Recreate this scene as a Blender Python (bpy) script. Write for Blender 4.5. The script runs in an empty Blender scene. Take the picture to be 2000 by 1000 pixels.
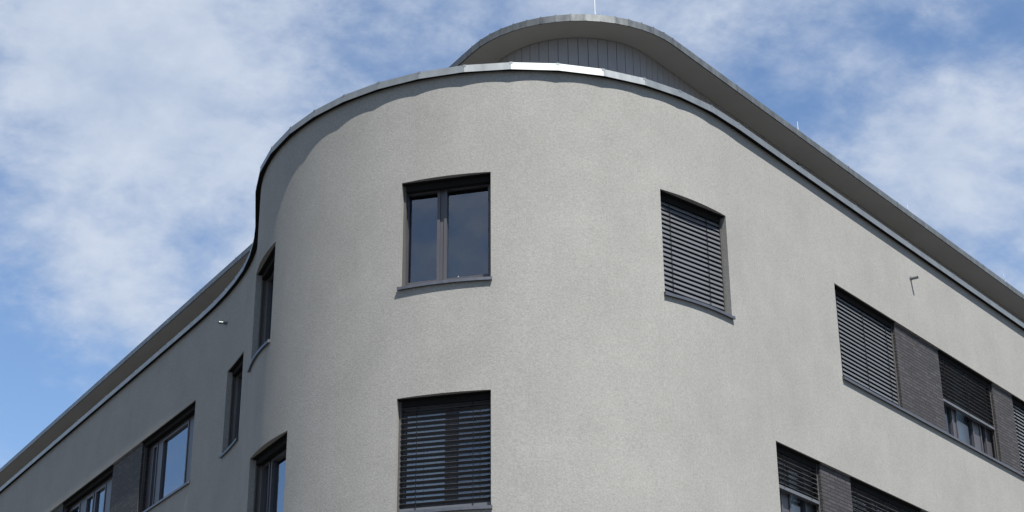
import bpy, math, random
from mathutils import Vector, Matrix
R = math.radians
random.seed(7)
scene = bpy.context.scene
COL = scene.collection
CAMZ = 1.6
H_LEFT, H_RIGHT = -0.55159339, 0.67544517      # headings (from +Y, clockwise) of the two long facades
ROOT = Vector((0.3, 24.0, 0.0))

# ------------------------------------------------------------------ materials
def new_mat(name):
    m = bpy.data.materials.new(name); m.use_nodes = True
    nt = m.node_tree; nt.nodes.clear()
    out = nt.nodes.new('ShaderNodeOutputMaterial')
    b = nt.nodes.new('ShaderNodeBsdfPrincipled')
    nt.links.new(b.outputs[0], out.inputs[0])
    return m, nt, b, out
def node(nt, t, **kw):
    n = nt.nodes.new(t)
    for k, v in kw.items():
        if k.startswith('i_'): n.inputs[k[2:].replace('_', ' ')].default_value = v
        else: setattr(n, k, v)
    return n
def pos_scaled(nt, sx, sy, sz):
    g = node(nt, 'ShaderNodeNewGeometry')
    m = node(nt, 'ShaderNodeMapping'); m.inputs['Scale'].default_value = (sx, sy, sz)
    nt.links.new(g.outputs['Position'], m.inputs['Vector'])
    return m.outputs[0]
def ramp(nt, fac, stops):
    r = node(nt, 'ShaderNodeValToRGB')
    el = r.color_ramp.elements
    while len(el) < len(stops): el.new(0.5)
    for e, (p, c) in zip(el, stops): e.position = p; e.color = (*c, 1) if len(c) == 3 else c
    nt.links.new(fac, r.inputs[0])
    return r.outputs[0]
def noise(nt, vec, scale, detail=4, rough=.5):
    n = node(nt, 'ShaderNodeTexNoise'); n.inputs['Scale'].default_value = scale
    n.inputs['Detail'].default_value = detail; n.inputs['Roughness'].default_value = rough
    nt.links.new(vec, n.inputs['Vector'])
    return n.outputs['Fac']
def mixc(nt, a, b, fac, mode='MULTIPLY'):
    m = node(nt, 'ShaderNodeMix', data_type='RGBA', blend_type=mode)
    for s, v in ((0, fac), (6, a), (7, b)):
        if hasattr(v, 'links') or hasattr(v, 'is_linked'): nt.links.new(v, m.inputs[s])
        else: m.inputs[s].default_value = v
    return m.outputs[2]
def bump(nt, b, h, strength, dist):
    n = node(nt, 'ShaderNodeBump'); n.inputs['Strength'].default_value = strength
    n.inputs['Distance'].default_value = dist
    nt.links.new(h, n.inputs['Height']); nt.links.new(n.outputs[0], b.inputs['Normal'])
def g3(v): return (v, v, v)

def mat_stucco():
    m, nt, b, _ = new_mat('stucco')
    p = pos_scaled(nt, 1, 1, 1)
    fine = ramp(nt, noise(nt, p, 36, 4, .7), [(.28, g3(.75)), (.72, g3(1.09))])
    blotch = ramp(nt, noise(nt, p, 1.3, 5, .6), [(.3, g3(.885)), (.7, g3(1.0))])
    streak = ramp(nt, noise(nt, pos_scaled(nt, 5, 5, .5), 1.0, 4, .6), [(.3, g3(.968)), (.7, g3(1.0))])
    base = node(nt, 'ShaderNodeRGB'); base.outputs[0].default_value = (.252, .249, .239, 1)
    c = mixc(nt, base.outputs[0], fine, 1.0); c = mixc(nt, c, blotch, 1.0); c = mixc(nt, c, streak, 1.0)
    nt.links.new(c, b.inputs['Base Color']); b.inputs['Roughness'].default_value = .95
    b.inputs['Specular IOR Level'].default_value = .2
    bump(nt, b, noise(nt, p, 55, 3, .7), .55, .006)
    return m
def mat_metal(name, col, rough, metallic=1.0, var=.25, scale=6):
    m, nt, b, _ = new_mat(name)
    p = pos_scaled(nt, 1, 1, .35)
    v = ramp(nt, noise(nt, p, scale, 5, .65), [(.3, g3(1 - var)), (.7, g3(1.0))])
    base = node(nt, 'ShaderNodeRGB'); base.outputs[0].default_value = (*col, 1)
    nt.links.new(mixc(nt, base.outputs[0], v, 1.0), b.inputs['Base Color'])
    b.inputs['Metallic'].default_value = metallic
    rr = node(nt, 'ShaderNodeMapRange'); rr.inputs['To Min'].default_value = rough - .08; rr.inputs['To Max'].default_value = rough + .1
    nt.links.new(noise(nt, p, scale * 2, 3), rr.inputs['Value']); nt.links.new(rr.outputs[0], b.inputs['Roughness'])
    return m
def mat_plain(name, col, rough=.6, var=.1, scale=8, spec=.5):
    m, nt, b, _ = new_mat(name)
    v = ramp(nt, noise(nt, pos_scaled(nt, 1, 1, .6), scale, 5, .6), [(.3, g3(1 - var)), (.7, g3(1.0))])
    base = node(nt, 'ShaderNodeRGB'); base.outputs[0].default_value = (*col, 1)
    nt.links.new(mixc(nt, base.outputs[0], v, 1.0), b.inputs['Base Color'])
    b.inputs['Roughness'].default_value = rough; b.inputs['Specular IOR Level'].default_value = spec
    return m
def mat_brick():
    m, nt, b, _ = new_mat('clinker_brick')
    uv = node(nt, 'ShaderNodeUVMap'); uv.uv_map = 'UVMap'
    br = node(nt, 'ShaderNodeTexBrick')
    br.offset = .37; br.offset_frequency = 2; br.squash = 1
    for k, v in (('Scale', 1.0), ('Mortar Size', .008), ('Mortar Smooth', .25), ('Bias', -.15), ('Brick Width', .25), ('Row Height', .058)):
        br.inputs[k].default_value = v
    br.inputs['Color1'].default_value = (.020, .018, .021, 1)
    br.inputs['Color2'].default_value = (.047, .041, .046, 1)
    br.inputs['Mortar'].default_value = (.003, .003, .003, 1)
    nt.links.new(uv.outputs[0], br.inputs['Vector'])
    v = ramp(nt, noise(nt, pos_scaled(nt, 1, 1, 2), 12, 5, .7), [(.3, g3(.6)), (.7, g3(1.15))])
    nt.links.new(mixc(nt, br.outputs['Color'], v, 1.0), b.inputs['Base Color'])
    b.inputs['Roughness'].default_value = .75
    inv = node(nt, 'ShaderNodeMath', operation='SUBTRACT'); inv.inputs[0].default_value = 1
    nt.links.new(br.outputs['Fac'], inv.inputs[1])
    ad = node(nt, 'ShaderNodeMath', operation='MULTIPLY_ADD'); ad.inputs[1].default_value = .35
    nt.links.new(noise(nt, pos_scaled(nt, 1, 1, 1), 40, 3, .7), ad.inputs[0]); nt.links.new(inv.outputs[0], ad.inputs[2])
    bump(nt, b, ad.outputs[0], 1.0, .01)
    return m
def mat_glass():
    m = bpy.data.materials.new('window_glass'); m.use_nodes = True
    nt = m.node_tree; nt.nodes.clear()
    out = node(nt, 'ShaderNodeOutputMaterial'); mx = node(nt, 'ShaderNodeMixShader')
    tr = node(nt, 'ShaderNodeBsdfTransparent'); tr.inputs[0].default_value = (.68, .74, .76, 1)
    gl = node(nt, 'ShaderNodeBsdfGlossy'); gl.inputs['Roughness'].default_value = .015; gl.inputs['Color'].default_value = (.86, .92, 1, 1)
    fr = node(nt, 'ShaderNodeFresnel'); fr.inputs['IOR'].default_value = 1.55
    bp = node(nt, 'ShaderNodeBump'); bp.inputs['Strength'].default_value = .25; bp.inputs['Distance'].default_value = .004
    nt.links.new(noise(nt, pos_scaled(nt, 1, 1, 1), 2.2, 2), bp.inputs['Height'])
    nt.links.new(bp.outputs[0], gl.inputs['Normal'])
    ma = node(nt, 'ShaderNodeMath', operation='MULTIPLY_ADD'); ma.inputs[1].default_value = .24; ma.inputs[2].default_value = .13
    nt.links.new(fr.outputs[0], ma.inputs[0]); nt.links.new(ma.outputs[0], mx.inputs[0]); nt.links.new(tr.outputs[0], mx.inputs[1]); nt.links.new(gl.outputs[0], mx.inputs[2])
    nt.links.new(mx.outputs[0], out.inputs[0])
    return m
M = dict(
    stucco=mat_stucco(), brick=mat_brick(), glass=mat_glass(),
    zinc=mat_metal('zinc_sheet', (.195, .212, .222), .48, .7, .25, 4),
    zinc_old=mat_metal('weathered_zinc', (.155, .165, .168), .42, .6, .5, 6),
    sill=mat_metal('sill_aluminium', (.105, .11, .128), .42, .6, .2, 6),
    slat=mat_plain('slat_aluminium', (.078, .082, .092), .42, .08, 5),
    frame=mat_plain('anthracite_frame', (.05, .048, .056), .42, .12, 6),
    rail=mat_plain('dark_rail', (.07, .068, .066), .5, .1, 6, .3),
    black=mat_plain('black_metal_and_shade', (.012, .012, .012), .85, .1, 6, .05),  # also stands in for deep shade under coping and lintels
    soffit=mat_plain('painted_soffit', (.180, .182, .176), .85, .1, 1.2, .2),
    cladding=mat_plain('cladding_panel', (.19, .185, .195), .55, .08, 5),
    room=mat_plain('dim_room', (.05, .05, .055), .9, .2, 3, .1),
    gravel=mat_plain('roof_gravel', (.24, .238, .235), .95, .4, 30, .1),
    steel=mat_metal('galvanised_steel', (.5, .51, .53), .4, .6, .1, 10),
    reflection_sheet=mat_plain('pale_reflection', (.46, .54, .60), .9, .15, 3, .1),  # pale tone imitates bright sky mirrored in the panes
    white=mat_plain('white_ceramic', (.45, .44, .42), .4, .05, 8),
)

# ------------------------------------------------------------------ mesh helpers
class MB:
    def __init__(self): self.v = []; self.f = []; self.uv = []
    def face(self, pts, uvs=None):
        n = len(self.v); self.v += [Vector(p) for p in pts]; self.f.append(tuple(range(n, n + len(pts))))
        self.uv.append(uvs)
    def hexa(self, p):                  # p[0..3] bottom ring, p[4..7] top ring
        n = len(self.v); self.v += [Vector(q) for q in p]
        for f in ((0, 3, 2, 1), (4, 5, 6, 7), (0, 1, 5, 4), (1, 2, 6, 5), (2, 3, 7, 6), (3, 0, 4, 7)):
            self.f.append(tuple(n + i for i in f)); self.uv.append(None)
    def grid(self, rows, closed=False):
        n = len(self.v); w = len(rows[0])
        for r in rows: self.v += [Vector(p) for p in r]
        for i in range(len(rows) - 1):
            for j in range(w if closed else w - 1):
                k = (j + 1) % w
                self.f.append((n + i * w + j, n + i * w + k, n + (i + 1) * w + k, n + (i + 1) * w + j)); self.uv.append(None)
    def tube(self, pts, rad, seg=10):
        rows = []
        for i, p in enumerate(pts):
            a = Vector(pts[max(i - 1, 0)]); b = Vector(pts[min(i + 1, len(pts) - 1)]); d = (b - a).normalized()
            x = d.orthogonal().normalized(); y = d.cross(x); r = rad[i] if isinstance(rad, (list, tuple)) else rad
            rows.append([Vector(p) + x * math.cos(2 * math.pi * k / seg) * r + y * math.sin(2 * math.pi * k / seg) * r for k in range(seg)])
        self.grid(rows, True)
        n = len(self.v) - seg; self.f.append(tuple(range(n, n + seg))); self.uv.append(None)
        n0 = n - seg * (len(pts) - 1); self.f.append(tuple(reversed(range(n0, n0 + seg)))); self.uv.append(None)
WORLD = {}
def build(mb, name, mat, parent=None, smooth=False, label=None):
    lo = Vector([min(v[i] for v in mb.v) for i in range(3)]); hi = Vector([max(v[i] for v in mb.v) for i in range(3)])
    c = (lo + hi) / 2; c.z = lo.z
    me = bpy.data.meshes.new(name)
    me.from_pydata([v - c for v in mb.v], [], mb.f); me.update()
    if any(u for u in mb.uv):
        l = me.uv_layers.new(name='UVMap')
        for p, u in zip(me.polygons, mb.uv):
            if u:
                for k, li in enumerate(p.loop_indices): l.data[li].uv = u[k]
    if smooth:
        for p in me.polygons: p.use_smooth = True
    me.materials.append(M[mat])
    o = bpy.data.objects.new(name, me); COL.objects.link(o)
    WORLD[o.name] = c
    if parent: o.parent = parent; o.location = c - WORLD[parent.name]
    else: o.location = c
    if label: o['label'] = label
    return o

# ------------------------------------------------------------------ the plan of the wall
# heading along the wall is integrated from a piecewise linear curvature; s=0 on the right facade, growing to the left
S_START = 20.0926
KN = [0.2329, 0.2451, 0.275, 0.2549, 0.2487, 0.2408, 0.2147, 0.2086, 0.2159, -0.0269, -0.1137, -0.1276, -0.0623, -0.0546, -0.0121]
KR = -11.53
STEP, SUB = 1.1, 22
DR = Vector((math.sin(H_RIGHT), math.cos(H_RIGHT))); NR = Vector((math.cos(H_RIGHT), -math.sin(H_RIGHT)))
DLv = Vector((math.sin(H_LEFT), math.cos(H_LEFT))); NL = Vector((-math.cos(H_LEFT), math.sin(H_LEFT)))
def make_plan():
    ks = [0] + KN + [0]; n = len(ks) - 1; ds = STEP / SUB
    raw = []
    for i in range(n * SUB):
        x = (i * ds + ds / 2) / STEP; j = int(x); f = x - j
        raw.append(ks[j] * (1 - f) + ks[j + 1] * f)
    total = sum(k * ds for k in raw); want = (H_LEFT - H_RIGHT) + math.pi     # heading change
    corr = (want - total) / (n * SUB * ds)
    h = H_RIGHT + math.pi; p = NR * KR_START + DR * S_START
    pts = [p.copy()]; hs = [h]
    for k in raw:
        h2 = h + (k + corr) * ds; hm = (h + h2) / 2
        p = p + Vector((math.sin(hm), math.cos(hm))) * ds
        pts.append(p.copy()); hs.append(h2); h = h2
    return pts, hs, ds
KR_START = -11.575
PTS, HS, DS = make_plan()
SMAX = DS * (len(PTS) - 1)
def wall(s, o=0.0, z=None):
    if s <= 0: p = PTS[0] + DR * (-s); h = HS[0]
    elif s >= SMAX: h = HS[-1]; p = PTS[-1] + Vector((math.sin(h), math.cos(h))) * (s - SMAX)
    else:
        x = s / DS; i = min(int(x), len(PTS) - 2); f = x - i
        p = PTS[i] * (1 - f) + PTS[i + 1] * f; h = HS[i] * (1 - f) + HS[i + 1] * f
    q = p + Vector((-math.cos(h), math.sin(h))) * o
    return q if z is None else Vector((q.x, q.y, z + CAMZ))
def frange(a, b, st):
    n = max(1, int(math.ceil(abs(b - a) / st - 1e-6))); return [a + (b - a) * i / n for i in range(n + 1)]
S_R, S_L = -24.0, 40.0
HB, HT = 12.365, 12.485           # bottom and top of the coping (above the camera)

root = bpy.data.objects.new('apartment_building', None); COL.objects.link(root); root.location = ROOT
WORLD[root.name] = ROOT
root['label'] = 'grey rendered corner building with rounded tower front, curved zinc edge and set-back top storey'
root['category'] = 'building'

# openings: (s from, s to, z from, z to)
ZT, ZB, YT, YB = 10.78, 9.175, 7.57, 6.0
OPEN = [(4.495, 5.80, ZB, ZT), (.61, 1.985, ZB, ZT), (8.64, 9.95, ZB, ZT), (13.35, 14.46, ZB, ZT),
        (4.495, 5.80, YB, YT), (7.89, 9.36, YB, YT), (12.1, 13.2, YB, YT),
        (-13.4, -2.615, ZB, ZT), (16.2, 27.0, ZB, ZT), (-9.6, -.366, YB, YT)]
ss = set()
for s in frange(S_R, 0, 2.0) + frange(0, SMAX, .075) + frange(SMAX, S_L, 2.0): ss.add(round(s, 4))
for o in OPEN:
    for s in o[:2]:
        for t in list(ss):
            if abs(t - s) < .03: ss.discard(t)
for o in OPEN: ss.add(o[0]); ss.add(o[1])
ss = sorted(ss)
zs = sorted({-CAMZ, YB, YT, ZB, ZT, HT - .05, 8.4, 2.2, 11.6})
mb = MB(); idx = {}
def vid(s, z):
    if (s, z) not in idx:
        idx[(s, z)] = len(mb.v); mb.v.append(wall(s, 0, z))
    return idx[(s, z)]
for a, b in zip(ss, ss[1:]):
    for c, d in zip(zs, zs[1:]):
        sm, zm = (a + b) / 2, (c + d) / 2
        if any(o[0] < sm < o[1] and o[2] < zm < o[3] for o in OPEN): continue
        mb.f.append((vid(a, c), vid(a, d), vid(b, d), vid(b, c))); mb.uv.append(None)
wall_obj = build(mb, 'wall', 'stucco', root, smooth=True)

def chord(sa, sb):
    A, B = wall(sa), wall(sb); t = (B - A); W = t.length; t = t / W; n = Vector((t.y, -t.x))
    if n.dot(A) > 0: n = -n
    return A, t, n, W
# reveals (lining of each opening, rendered like the wall)
DBACK = .29
for (s0, s1, z0, z1) in OPEN:
    mb = MB()
    A, t, n, W = chord(s0, s1)
    fr = frange(s0, s1, .08); top = [wall(s, 0, z1) for s in fr]; bot = [wall(s, 0, z0) for s in fr]
    def bk(s, z):
        p = wall(s); u = (p - A).dot(t); q = A + t * u - n * DBACK; return Vector((q.x, q.y, z + CAMZ))
    mb.grid([top, [bk(s, z1) for s in fr]]); mb.grid([bot, [bk(s, z0) for s in fr]])
    for s in (s0, s1): mb.face([wall(s, 0, z0), wall(s, 0, z1), bk(s, z1), bk(s, z0)])
    build(mb, 'window_reveal', 'stucco', root)

# ------------------------------------------------------------------ windows
def window(label, sa, sb, z0, z1, panes, zg=(None, None), blind=None, room_depth=1.6, cords=(.17, .78), edge=(0, 0), side_rails=True, dface=.2, reflection_sheet=None):
    A, t, n, W = chord(sa, sb)
    def P(u, z, d): q = A + t * u - n * d; return Vector((q.x, q.y, z + CAMZ))
    def box(mb, u0, u1, za, zb, d0, d1): mb.hexa([P(u0, za, d0), P(u1, za, d0), P(u1, za, d1), P(u0, za, d1), P(u0, zb, d0), P(u1, zb, d0), P(u1, zb, d1), P(u0, zb, d1)])
    g0 = zg[0] or z0 + .145; g1 = zg[1] or z1 - .135
    dF = dface
    mb = MB()
    u_lo, u_hi = .004, W - .004
    box(mb, u_lo, u_hi, z0 + .03, g0, dF, dF + .07); box(mb, u_lo, u_hi, g1, z1 - .003, dF, dF + .07)
    edges = [u_lo] + [x for p in panes for x in p] + [u_hi]
    for i in range(0, len(edges), 2):
        if edges[i + 1] - edges[i] > .002: box(mb, edges[i], edges[i + 1], g0 + .0005, g1 - .0005, dF, dF + .07)
    fo = build(mb, 'window', 'frame', root, label=label)
    for (a, b) in panes:
        m2 = MB(); w = .042
        box(m2, a - w, a, g0 - w, g1 + w, dF - .016, dF - .001); box(m2, b, min(b + w, W - .006), g0 - w, g1 + w, dF - .016, dF - .001)
        box(m2, a + .0005, b - .0005, g0 - w, g0, dF - .016, dF - .001); box(m2, a + .0005, b - .0005, g1, g1 + w, dF - .016, dF - .001)
        build(m2, 'sash', 'frame', fo)
        m3 = MB(); m3.face([P(a, g0, dF + .03), P(b, g0, dF + .03), P(b, g1, dF + .03), P(a, g1, dF + .03)])
        build(m3, 'pane', 'glass', fo)
    m4 = MB(); d0, d1 = dF + .09, room_depth; e = .5                                    # the dim room behind
    m4.face([P(-e, z0 - .4, d1), P(W + e, z0 - .4, d1), P(W + e, z1 + .3, d1), P(-e, z1 + .3, d1)])
    for u in (-e, W + e): m4.face([P(u, z0 - .4, d0), P(u, z1 + .3, d0), P(u, z1 + .3, d1), P(u, z0 - .4, d1)])
    for z in (z0 - .4, z1 + .3): m4.face([P(-e, z, d0), P(W + e, z, d0), P(W + e, z, d1), P(-e, z, d1)])
    build(m4, 'room', 'room', fo)
    if reflection_sheet:                                                       # added pale folded sheet, its tone standing in for reflected sky
        mc = MB(); us = frange(reflection_sheet[0], reflection_sheet[1], .02)
        mc.grid([[P(u, z, dF + .16 + .012 * math.sin(u * 58) + .006 * math.sin(u * 23 + 1)) for u in us] for z in (z0 + .1, z1 - .05)])
        build(mc, 'reflection_sheet', 'reflection_sheet', fo, smooth=True)
    if side_rails:
        for a, b in ((.004, .034), (W - .034, W - .004)):
            m5 = MB(); box(m5, a, b, z0 + .035, z1 - .004, .095, .112); box(m5, a, b, z0 + .035, z1 - .004, .126, .145)
            box(m5, a, (a + .008) if a < .1 else b, z0 + .035, z1 - .004, .1125, .1255) if a < .1 else box(m5, b - .008, b, z0 + .035, z1 - .004, .1125, .1255)
            build(m5, 'guide_rail', 'rail', fo)
    m6 = MB(); box(m6, .003, W - .003, z1 - .012, z1 - .0035, .022, .088); box(m6, .036, W - .036, z1 - .10, z1 - .0125, .088, .1555); box(m6, .036, W - .036, z1 - .07, z1 - .0125, .1555, dF - .02)  # blind box, widened by black plates that paint the shade under the lintel
    build(m6, 'blind_box_and_shade', 'black', fo)
    if blind:
        tilt, zlow, pitch = blind['tilt'], blind['z'], .073
        m7 = MB(); z = z1 - .12; w = .042
        while z > zlow + .05:
            tl = tilt + random.uniform(-1.5, 1.5); c, s = math.cos(R(tl)), math.sin(R(tl)); dz = random.uniform(-.0015, .0015)
            prof = []
            for x in (-1, -.88, -.5, 0, .5, .88, 1):           # across the slat, outer edge low, slightly crowned, lips at both edges
                up = .006 * (1 - x * x) - (.004 if abs(x) == 1 else 0)
                prof.append((.12 - x * w * c - up * s, z + dz - x * w * s + up * c))
            m7.grid([[P(.036, zz, dd) for dd, zz in prof], [P(W - .036, zz, dd) for dd, zz in prof]])
            z -= pitch
        build(m7, 'blind', 'slat', fo, smooth=False)
        m8 = MB(); zr = zlow
        box(m8, .036, W - .036, zr, zr + .022, .085, .158); box(m8, .036, W - .036, zr + .0225, zr + .05, .088, .092)
        build(m8, 'bottom_rail', 'slat', fo)
        for f in cords:
            m9 = MB(); u = W * f; box(m9, u - .004, u + .004, zlow + .02, z1 - .09, .120 - w * math.cos(R(tilt)) - .012, .120 - w * math.cos(R(tilt)) - .007)
            build(m9, 'ladder_cord', 'black', fo)
    return fo, P, W
def sill(s0, s1, z0, parent, label=None, proj=.042, over=.014):
    mb = MB(); fr = frange(s0 - over, s1 + over, .1)
    inside = frange(s0 + .002, s1 - .002, .1)
    prof = [(.0, z0 - .034), (proj - .006, z0 - .034), (proj - .006, z0 - .044), (proj, z0 - .044), (proj, z0 - .002), (.0, z0 + .006)]
    mb.grid([[wall(s, o, z) for o, z in prof] for s in fr])
    mb.grid([[wall(s, o, z) for o, z in ((0.0, z0 + .006), (-.235, z0 + .028))] for s in inside])
    for s, e in ((fr[0], -1), (fr[-1], 1)):                           # upturned end caps
        a, b = (s - .004, s + .004)
        pr = [(-.0, z0 - .034), (proj + .003, z0 - .046), (proj + .003, z0 + .004), (-.0, z0 + .012)]
        mb.hexa([wall(a, *pr[0]), wall(b, *pr[0]), wall(b, *pr[1]), wall(a, *pr[1]), wall(a, *pr[3]), wall(b, *pr[3]), wall(b, *pr[2]), wall(a, *pr[2])])
    return build(mb, 'sill', 'sill', parent, label=label)

w1, P1, W1 = window('two-sash window with open blind in the middle of the rounded front, upper row', 4.495, 5.80, ZB, ZT, [(.09, .69), (.83, 1.263)], zg=(None, 10.685))
sill(4.495, 5.80, ZB, w1)
w2, _, _ = window('window with lowered slatted blind in the rounded front, lower row', 4.495, 5.80, YB, YT, [(.05, .52), (.68, 1.255)], reflection_sheet=(.66, 1.26), blind=dict(tilt=-16, z=YB + .03), cords=(.2, .8))
sill(4.495, 5.80, YB, w2)
w3, _, _ = window('window with closed grey blind where the rounded front meets the long right facade', .61, 1.985, ZB, ZT, [(.1, .62), (.76, 1.27)], blind=dict(tilt=63, z=ZB + .035), cords=(.24, .80))
sill(.61, 1.985, ZB, w3)
w5, _, _ = window('narrow-looking window on the left flank of the rounded front, upper row', 8.64, 9.95, ZB, ZT, [(.1, .6), (.74, 1.2)])
sill(8.64, 9.95, ZB, w5)
w6, _, _ = window('window in the inward curve between tower and left facade', 13.35, 14.46, ZB, ZT, [(.1, .5), (.62, 1.0)])
sill(13.35, 14.46, ZB, w6)
w7, _, _ = window('window on the left flank of the rounded front, lower row', 7.89, 9.36, YB, YT, [(.12, 1.02), (1.16, 1.36)])
sill(7.89, 9.36, YB, w7)
w8, _, _ = window('window in the inward curve, lower row, only its top corner in view', 12.1, 13.2, YB, YT, [(.1, .5), (.62, 1.0)])
sill(12.1, 13.2, YB, w8)
# inner window board of the upper middle window and the little white ornament that stands on it
A_, t_, n_, W_ = chord(4.495, 5.80)
def PI(u, z, d): q = A_ + t_ * u - n_ * d; return Vector((q.x, q.y, z + CAMZ))
mb = MB(); mb.hexa([PI(.0, ZB + .10, .275), PI(W_, ZB + .10, .275), PI(W_, ZB + .10, .50), PI(.0, ZB + .10, .50), PI(.0, ZB + .125, .275), PI(W_, ZB + .125, .275), PI(W_, ZB + .125, .50), PI(.0, ZB + .125, .50)])
build(mb, 'window_board', 'white', w1)
mb = MB(); cx = PI(.56, ZB + .1255, .33)
mb.grid([[cx + Vector((r * .75 * math.cos(a * math.pi / 8), r * .75 * math.sin(a * math.pi / 8), h * .65)) for a in range(16)] for r, h in ((.001, 0), (.022, 0), (.026, .02), (.03, .05), (.024, .085), (.010, .11), (.012, .125), (.014, .14), (.010, .155), (.001, .16))], True)
orn = build(mb, 'ornament', 'white', None, smooth=True)
orn['label'] = 'tiny white ornament behind the right pane of the upper middle window'; orn['category'] = 'ornament'
# left band
def brick(s0, s1, z0, z1, label):
    sa, sb = sorted((s0, s1)); mb = MB()
    d0, d1 = .05, .27; u = sb - sa
    a0, a1 = wall(sa, -d0), wall(sb, -d0); b0, b1 = wall(sa, -d1), wall(sb, -d1)
    zz0, zz1 = z0 + .012, z1 - .003
    def V(p, z): return Vector((p.x, p.y, z + CAMZ))
    mb.face([V(a0, zz0), V(a1, zz0), V(a1, zz1), V(a0, zz1)], [(0, zz0), (u, zz0), (u, zz1), (0, zz1)])
    mb.face([V(a0, zz0), V(b0, zz0), V(b0, zz1), V(a0, zz1)], [(.1, zz0), (.32, zz0), (.32, zz1), (.1, zz1)])
    mb.face([V(a1, zz0), V(b1, zz0), V(b1, zz1), V(a1, zz1)], [(.1, zz0), (.32, zz0), (.32, zz1), (.1, zz1)])
    mb.face([V(b0, zz0), V(b1, zz0), V(b1, zz1), V(b0, zz1)], [(0, zz0), (u, zz0), (u, zz1), (0, zz1)])
    return build(mb, 'brick_panel', 'brick', root, label=label)
lb1, _, _ = window('large window at the tower end of the left facade band', 16.2, 19.19, ZB, ZT, [(.82, 2.14), (2.50, 2.66)], zg=(None, 10.59))
brick(19.19, 20.94, ZB, ZT, 'dark brick panel in the window band of the left facade')
lb2, _, _ = window('three-light window second from the tower in the left facade band', 20.94, 24.3, ZB, ZT, [(.86, 1.44), (1.64, 2.06), (2.58, 3.2)], zg=(None, 10.56))
brick(24.3, 27.0, ZB, ZT, 'dark brick panel at the far end of the left facade band')
sill(16.2, 27.0, ZB, root, 'long metal sill under the left facade window band')
# right band, upper
rb1, _, _ = window('window with fully closed blind nearest the tower in the upper right band', -2.615, -4.76, ZB, ZT, [(.2, .9), (1.1, 1.9)], blind=dict(tilt=62, z=ZB + .035), cords=(.09, .5, .88))
brick(-6.41, -4.76, ZB, ZT, 'dark brick panel beside the closed blind, upper right band')
rb2, _, _ = window('window with half lowered blind in the upper right band', -6.41, -8.65, ZB, ZT, [(.16, .585), (.80, 1.44), (1.80, 1.97)], zg=(ZB + .09, None), reflection_sheet=(.1, 2.0), blind=dict(tilt=4, z=9.86), cords=(.1, .5, .85))
brick(-9.54, -8.65, ZB, ZT, 'narrow dark brick panel near the right edge, upper right band')
rb3, _, _ = window('window with closed blind at the right edge of the upper right band', -9.54, -11.7, ZB, ZT, [(.2, .9), (1.1, 1.9)], blind=dict(tilt=62, z=ZB + .035), cords=(.09, .5, .88))
brick(-13.4, -11.7, ZB, ZT, 'dark brick panel at the far end of the upper right band')
sill(-13.4, -2.615, ZB, root, 'long metal sill under the upper right window band')
# right band, lower
rc1, _, _ = window('window with half lowered blind at the tower end of the lower right band', -.366, -1.71, YB, YT, [(.1, .36), (.64, 1.06)], zg=(YB + .09, None), reflection_sheet=(.05, 1.15), blind=dict(tilt=4, z=6.93), cords=(.22, .8))
brick(-2.645, -1.71, YB, YT, 'dark brick panel in the lower right band')
rc2, _, _ = window('window with tilted blind in the lower right band', -2.645, -5.0, YB, YT, [(.2, .9), (1.1, 1.9)], blind=dict(tilt=5, z=YB + .04), cords=(.09, .5, .88))
brick(-6.6, -5.0, YB, YT, 'dark brick panel further along the lower right band')
rc3, _, _ = window('window at the far end of the lower right band', -6.6, -9.6, YB, YT, [(.2, 1.3), (1.5, 2.7)])
sill(-9.6, -.366, YB, root, 'long metal sill under the lower right window band')

# ------------------------------------------------------------------ coping of the parapet, straight sheets folded at every joint
corners = [.18, .9, 1.58, 2.22, 2.88, 3.54, 4.2, 4.86, 5.53, 6.19, 6.83, 7.48, 8.15, 8.87, 9.55, 10.25, 10.95]
cs = [corners[0]]
cs = frange(S_R, corners[0], 1.95)[:-1] + corners + frange(corners[-1], 17.9, .66)[1:] + frange(17.9, S_L, 2.0)[1:]
mb = MB()
prof = [(.072, HB + .012), (.072, HB), (.078, HB), (.066, HT), (-.34, HT - .012), (-.34, HT - .16), (-.25, HT - .16)]
under = [(-.012, HB + .020), (.0715, HB + .014)]
mu = MB()
def coping_pt(s, o, z): 
    bulge = .009 if 0 < s < 13 else 0
    return wall(s, o + bulge, z)
for a, b in zip(cs, cs[1:]):
    mb.grid([[coping_pt(s, o, z) for o, z in prof] for s in (a, b)])
    mu.grid([[coping_pt(s, o, z) for o, z in under] for s in (a, b)])
# (the folds stay in the coping's own mesh)
#                                                           # folded seams, one over every joint
for s in cs:
    a, b = s - .022, s + .022
    pf = [(.0665, HT - .03), (.0705, HT - .03), (.0705, HT + .006), (-.34, HT - .004), (-.34, HT - .011), (.0, HT + .0005), (.066, HT + .0005)]
    n = len(pf); base = len(mb.v)
    for q in (a, b):
        for o, z in pf: mb.v.append(coping_pt(q, o, z))
    for i in range(n):
        j = (i + 1) % n; mb.f.append((base + i, base + j, base + n + j, base + n + i)); mb.uv.append(None)
    mb.f.append(tuple(base + i for i in range(n))); mb.uv.append(None)
    mb.f.append(tuple(base + n + i for i in reversed(range(n)))); mb.uv.append(None)
cp = build(mb, 'coping', 'zinc', root, label='segmented zinc coping along the curved parapet')
build(mu, 'underside_shade', 'black', cp)  # coping underside coloured black to deepen the shade below the overhang

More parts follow.
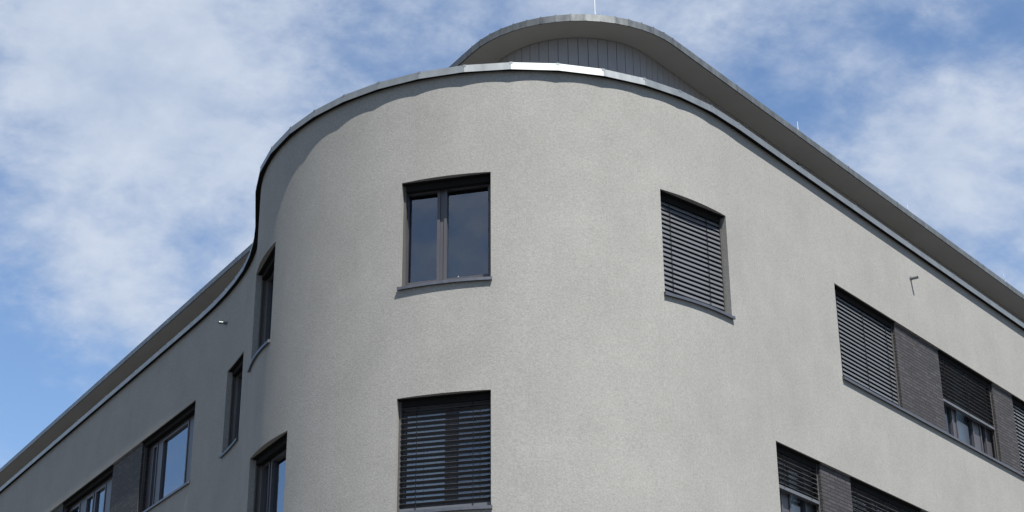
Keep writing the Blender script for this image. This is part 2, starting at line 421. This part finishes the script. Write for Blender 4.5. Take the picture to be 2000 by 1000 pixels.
# parapet inside face and roof terrace
mb = MB(); fr = frange(S_R, 0, 3) + frange(0, SMAX, .3)[1:] + frange(SMAX, S_L, 3)[1:]
mb.grid([[wall(s, -.33, HT - .05), wall(s, -.33, 12.0)] for s in fr])
build(mb, 'parapet', 'stucco', root)
mb = MB()
back = wall(S_L, -9).lerp(wall(S_R, -9), .5)
ring = [wall(s, -.32, 12.1) for s in fr]
mb.face(ring)
build(mb, 'terrace', 'gravel', root)

# back of the building
mb = MB(); a, b = wall(S_L), wall(S_R)
for p, q in ((a, b),):
    mb.face([(p.x, p.y, 0), (q.x, q.y, 0), (q.x, q.y, HT - .05 + CAMZ), (p.x, p.y, HT - .05 + CAMZ)])
build(mb, 'rear_wall', 'stucco', root)

# ------------------------------------------------------------------ set-back top storey
ZF0, ZF1 = 14.75, 14.87
def fillet(kL, kR, r, seg, ext=30.0):
    det = NL.x * NR.y - NL.y * NR.x; a, b = kL - r, kR - r
    c = Vector(((a * NR.y - b * NL.y) / det, (NL.x * b - NR.x * a) / det))
    a0, a1 = math.atan2(NL.y, NL.x), math.atan2(NR.y, NR.x)
    if a0 > a1: a0 -= 2 * math.pi
    arc = [c + Vector((math.cos(t), math.sin(t))) * r for t in [a0 + (a1 - a0) * i / seg for i in range(seg + 1)]]
    nl = frange(ext, 0, 2.0)[:-1]
    return [arc[0] + DLv * e for e in nl] + arc + [arc[-1] + DR * e for e in reversed(nl)]
KLr, KRr = -.8213 * 14.87, -.8737 * 14.87
def ringz(path, z): return [Vector((p.x, p.y, z + CAMZ)) for p in path]
def inset(d, seg=16): return fillet(KLr - d, KRr - d, 2.05 - d, seg)
mb = MB()                                                             # roof slab: soffit and top
lo = ringz(inset(.03), ZF0 + .004); hi = ringz(inset(.03), ZF1 - .006)
mb.face(lo)
sof = build(mb, 'soffit', 'soffit', root)
mb = MB(); mb.face(hi); mb.face([lo[0], lo[-1], hi[-1], hi[0]]); 
build(mb, 'roof', 'gravel', root)
mb = MB()
e0, e1, e2 = inset(.0), inset(.045), inset(.012)
rows = []
for i in range(len(e0)):
    q = e0[i]; w = e1[i]; v = e2[i]
    rows.append([Vector((w.x, w.y, ZF0 + .04 + CAMZ)), Vector((v.x, v.y, ZF0 + .04 + CAMZ)), Vector((v.x, v.y, ZF0 - .004 + CAMZ)),
                 Vector((q.x, q.y, ZF0 - .004 + CAMZ)), Vector((q.x, q.y, ZF1 + CAMZ)), Vector((w.x, w.y, ZF1 + .010 + CAMZ))])
mb.grid(rows)
oo = inset(-.003); ii = inset(.02)
for i in range(1, len(e0) - 1):
    p, q = oo[i], ii[i]; d = (oo[i + 1] - oo[i - 1]).normalized() * .008
    mb.hexa([Vector((x.x, x.y, z + CAMZ)) for z in (ZF0 + .0, ZF1 + .012) for x in (p - d, p + d, q + d, q - d)])
build(mb, 'fascia', 'zinc_old', root, label='mottled zinc edge of the overhanging top roof')
# clad wall of the top storey: boards with open joints
def board_wall():
    path = fillet(KLr - .53, KRr - .53, 1.52, 60, 26.0)
    L = [0]
    for a, b in zip(path, path[1:]): L.append(L[-1] + (b - a).length)
    def at(l, o):
        l = min(max(l, 0), L[-1] - 1e-4)
        i = next(k for k in range(len(L) - 1) if L[k + 1] >= l); f = (l - L[i]) / (L[i + 1] - L[i])
        d = (path[i + 1] - path[i]).normalized(); n = Vector((d.y, -d.x))
        p = path[i].lerp(path[i + 1], f)
        return p + n * o
    sgn = 1 if (at(27, .1) - Vector((0, 0))).length < (at(27, 0)).length else -1
    mb = MB(); bg = MB(); w = .165; n = int(L[-1] / w)
    for k in range(n):
        a, b = at(k * w + .004, 0), at(k * w + w - .004, 0); a2, b2 = at(k * w + .004, -sgn * .03), at(k * w + w - .004, -sgn * .03)
        z0, z1 = 12.12 + CAMZ, ZF0 - .004 + CAMZ
        mb.face([(a.x, a.y, z0), (b.x, b.y, z0), (b.x, b.y, z1), (a.x, a.y, z1)])
        mb.face([(a.x, a.y, z0), (a.x, a.y, z1), (a2.x, a2.y, z1), (a2.x, a2.y, z0)])
        mb.face([(b.x, b.y, z0), (b.x, b.y, z1), (b2.x, b2.y, z1), (b2.x, b2.y, z0)])
    bg.grid([[Vector((*at(l, -sgn * .031), 12.12 + CAMZ)), Vector((*at(l, -sgn * .031), ZF0 + CAMZ))] for l in frange(0, L[-1], .3)])
    o = build(mb, 'cladding', 'cladding', root, label='grey vertical board cladding of the set-back top storey')
    build(bg, 'backing', 'black', o)
board_wall()

# lightning rods on the roof edge
def rod(x, y, h, label):
    mb = MB(); z = ZF1 + CAMZ
    mb.tube([(x + .02, y + .01, z - .02), (x + .018, y + .01, z + .02), (x + .004, y, z + .05), (x, y, z + .08), (x, y, z + h)], [.008, .008, .008, .008, .006])
    build(mb, 'lightning_rod', 'steel', root, smooth=False, label=label)
rod(1.375, 23.47, 1.6, 'tall lightning rod on the crest of the curved roof')
rod(5.27, 27.42, .215, 'short lightning rod on the right roof edge, nearest the curve')
rod(8.00, 30.82, .165, 'short lightning rod, middle of the right roof edge')
rod(10.87, 34.36, .165, 'short lightning rod on the right roof edge near the photo edge')
# dark bracket standing on the coping
c = wall(-1.78, .0)
mb = MB(); z = HT + CAMZ
mb.tube([(c.x, c.y, z - .02), (c.x, c.y, z + .09), (c.x - .02, c.y + .01, z + .13)], [.02, .02, .03])
mb.hexa([(c.x - .05, c.y - .04, z - .004), (c.x + .05, c.y - .04, z - .004), (c.x + .05, c.y + .04, z - .004), (c.x - .05, c.y + .04, z - .004), (c.x - .05, c.y - .04, z + .02), (c.x + .05, c.y - .04, z + .02), (c.x + .05, c.y + .04, z + .02), (c.x - .05, c.y + .04, z + .02)])
build(mb, 'clamp', 'black', root, label='small dark clamp on top of the parapet')
# overflow spouts
def spout(s, z, ln, label):
    a = wall(s, -.02, z); b = wall(s, ln, z - .012); d = (b - a).normalized()
    mb = MB(); r = .027; seg = 14
    x = d.orthogonal().normalized(); y = d.cross(x)
    def ring(p, rr): return [p + x * math.cos(2 * math.pi * k / seg) * rr + y * math.sin(2 * math.pi * k / seg) * rr for k in range(seg)]
    mb.grid([ring(a, r), ring(b, r), ring(b, r - .004), ring(a, r - .004)], True)
    f = wall(s, .003, z)
    mb.grid([ring(f, r + .001), ring(f, r + .014), ring(f + d * .006, r + .014), ring(f + d * .006, r + .001)], True)
    build(mb, 'overflow_spout', 'zinc', root, smooth=False, label=label)
spout(-5.512, 11.83, .14, 'small overflow pipe with long thin shadow high on the right facade')
spout(14.70, 11.80, .16, 'small overflow pipe high on the left facade')

# ------------------------------------------------------------------ ground
def structure(o): o['kind'] = 'structure'; return o
mb = MB(); g = 900
mb.face([(-g, -g, 0), (g, -g, 0), (g, g, 0), (-g, g, 0)])
M['asphalt'] = mat_plain('asphalt', (.06, .06, .06), .9, .3, 3, .3)
M['paving'] = mat_plain('paving', (.17, .165, .16), .85, .25, 2.5, .3)
gr = structure(build(mb, 'road', 'asphalt'))
mb = MB(); fr2 = frange(S_R, 0, 2) + frange(0, SMAX, .4)[1:] + frange(SMAX, S_L, 2)[1:]
outer = [wall(s, 3.2) for s in fr2]; inner = [wall(s, -.1) for s in fr2]
mb.grid([[Vector((p.x, p.y, 0.0)), Vector((p.x, p.y, .13)), Vector((q.x, q.y, .13))] for p, q in zip(outer, inner)])
structure(build(mb, 'pavement', 'paving'))

# ------------------------------------------------------------------ camera
cam = bpy.data.cameras.new('camera'); co = bpy.data.objects.new('camera', cam); COL.objects.link(co); scene.camera = co
F_PX, PITCH, ROLL = 3309.5, 0.42489847, -0.00666999
cam.sensor_width = 36; cam.lens = F_PX / 2000 * 36; cam.clip_end = 3000; cam.clip_start = .1
Fv = Vector((0, math.cos(PITCH), math.sin(PITCH))); U0 = Vector((0, -math.sin(PITCH), math.cos(PITCH))); X0 = Vector((1, 0, 0))
cr, sr = math.cos(ROLL), math.sin(ROLL); Xv = X0 * cr + U0 * sr; Uv = U0 * cr - X0 * sr
m = Matrix((Xv, Uv, -Fv)).transposed().to_4x4(); m.translation = Vector((0, 0, CAMZ)); co.matrix_world = m

# ------------------------------------------------------------------ light
SUN_AZ, SUN_EL = R(153.5), R(60)
sd = Vector((math.sin(SUN_AZ) * math.cos(SUN_EL), math.cos(SUN_AZ) * math.cos(SUN_EL), math.sin(SUN_EL)))
sl = bpy.data.lights.new('sun', 'SUN'); sl.energy = 3.75; sl.angle = R(.53); sl.color = (1, .96, .89)
so = bpy.data.objects.new('sun', sl); COL.objects.link(so); so.rotation_euler = sd.to_track_quat('Z', 'Y').to_euler(); so.location = sd * 80

w = bpy.data.worlds.new('World'); scene.world = w; w.use_nodes = True; nt = w.node_tree; nt.nodes.clear()
out = node(nt, 'ShaderNodeOutputWorld'); bg = node(nt, 'ShaderNodeBackground')
sky = node(nt, 'ShaderNodeTexSky'); sky.sky_type = 'NISHITA'; sky.sun_disc = False
sky.sun_elevation = SUN_EL; sky.sun_rotation = SUN_AZ; sky.air_density = .85; sky.dust_density = .0; sky.ozone_density = 1.6
tc = node(nt, 'ShaderNodeTexCoord')
def vmath(op, a, b=None):
    n = node(nt, 'ShaderNodeVectorMath', operation=op); nt.links.new(a, n.inputs[0])
    if b is not None:
        if hasattr(b, 'is_linked'): nt.links.new(b, n.inputs[1])
        else: n.inputs[1].default_value = b
    return n
def fm(op, a, b=None, c=None, clamp=False):
    n = node(nt, 'ShaderNodeMath', operation=op); n.use_clamp = clamp
    for i, v in enumerate((a, b, c)):
        if v is None: continue
        if hasattr(v, 'is_linked'): nt.links.new(v, n.inputs[i])
        else: n.inputs[i].default_value = v
    return n.outputs[0]
dirv = vmath('NORMALIZE', tc.outputs['Generated']).outputs[0]
sep = node(nt, 'ShaderNodeSeparateXYZ'); nt.links.new(dirv, sep.inputs[0])
den = fm('ADD', fm('MAXIMUM', sep.outputs[2], 0.0), .6)
comb = node(nt, 'ShaderNodeCombineXYZ')
nt.links.new(fm('DIVIDE', sep.outputs[0], den), comb.inputs[0]); nt.links.new(fm('DIVIDE', sep.outputs[1], den), comb.inputs[1])
def cnoise(scale, detail, rough, loc=(0, 0, 0), sc=(1, 1, 1), dist=0.0, rot=0.0):
    mp = node(nt, 'ShaderNodeMapping'); mp.inputs['Location'].default_value = loc; mp.inputs['Scale'].default_value = sc; mp.inputs['Rotation'].default_value = (0, 0, rot)
    nt.links.new(comb.outputs[0], mp.inputs[0])
    n = node(nt, 'ShaderNodeTexNoise'); n.inputs['Scale'].default_value = scale; n.inputs['Detail'].default_value = detail
    n.inputs['Roughness'].default_value = rough; n.inputs['Distortion'].default_value = dist
    nt.links.new(mp.outputs[0], n.inputs['Vector']); return n.outputs['Fac']
# where in the sky the cloud banks (+) and clear gaps (-) stand: compass direction and height, width in degrees; some out of view are added for fill light and reflections
BANKS = [(-15.07, 28.76, 7, 0.5), (-12.28, 25.12, 4, 0.3), (-18.36, 31.03, 4, 0.2), (-16.38, 18.54, 4, -0.2), (-10.72, 24.2, 1.2, -0.3), (-18.44, 21.34, 3, -0.2), (16.4, 27.07, 3.2, 0.5), (14.4, 25.78, 2.2, 0.3), (11.01, 29.18, 2.6, -0.5), (14.95, 30.12, 1.5, -0.3), (8.54, 32.26, 3.5, 0.15), (15.54, 31.63, 2.5, -0.1), (-5.85, 28.57, 2, -0.25), (-1.96, 31.91, 4, -0.2), (-38, 24, 16, -.9), (-60, 30, 12, -.3), (-147, 30, 9, .12), (62, 22, 16, 1.1), (-95, 42, 36, .9), (0, 82, 26, .5), (6.12, 32.08, 3, 0.1), (13.86, 30.58, 2.2, 0.25), (3.12, 32.71, 3, 0.1), (-14.85, 21.85, 2.0, 0.3), (-13.7, 30.08, 5, 0.15), (16.47, 22.35, 2.5, 0.1)]
cov = None
for (az, el, deg, amt) in BANKS:
    v = (math.sin(R(az)) * math.cos(R(el)), math.cos(R(az)) * math.cos(R(el)), math.sin(R(el)))
    d = vmath('SUBTRACT', dirv, tuple(v)); l = vmath('LENGTH', d.outputs[0]).outputs['Value']
    q = fm('DIVIDE', l, math.radians(deg)); g = fm('POWER', 2.718, fm('MULTIPLY', fm('MULTIPLY', q, q), -1.0))
    g = fm('MULTIPLY', g, amt * .85); cov = g if cov is None else fm('ADD', cov, g)
n3 = cnoise(52, 6, .6, (1.3, 5.2, 0), (1, 1.25, 1), .15, -.5)
n1 = cnoise(6.5, 9, .55, (3.1, 1.7, 0), (1, 1.15, 1), .15, -.5)
n2 = cnoise(19, 8, .6, (7.1, 2.2, 0), (1, 1.3, 1), .15, -.5)
dens = fm('ADD', fm('MULTIPLY', fm('SUBTRACT', n1, .5), 1.9), fm('MULTIPLY', fm('SUBTRACT', n2, .5), 1.1))
dens = fm('ADD', dens, fm('MULTIPLY', fm('SUBTRACT', n3, .5), .5))
dens = fm('ADD', fm('ADD', dens, cov), .34, clamp=True)
mr = node(nt, 'ShaderNodeMapRange', interpolation_type='SMOOTHSTEP'); mr.inputs['To Max'].default_value = .86
nt.links.new(dens, mr.inputs['Value'])
skym = mixc(nt, sky.outputs[0], (.95, 1.0, 1.02, 1), 1.0)
cl = node(nt, 'ShaderNodeRGB'); cl.outputs[0].default_value = (3.75, 4.1, 4.7, 1)
clv = mixc(nt, cl.outputs[0], ramp(nt, n2, [(.3, (.72, .78, .86)), (.68, (1, 1, 1))]), 1.0)
mixed = mixc(nt, skym, clv, mr.outputs[0], 'MIX')
nt.links.new(mixed, bg.inputs['Color']); bg.inputs['Strength'].default_value = .06
nt.links.new(bg.outputs[0], out.inputs[0])

vs = scene.view_settings; vs.view_transform = 'Standard'; vs.look = 'None'; vs.gamma = 1; vs.use_curve_mapping = False; vs.exposure = 1.6
scene.cycles.max_bounces = 8; scene.cycles.transparent_max_bounces = 12
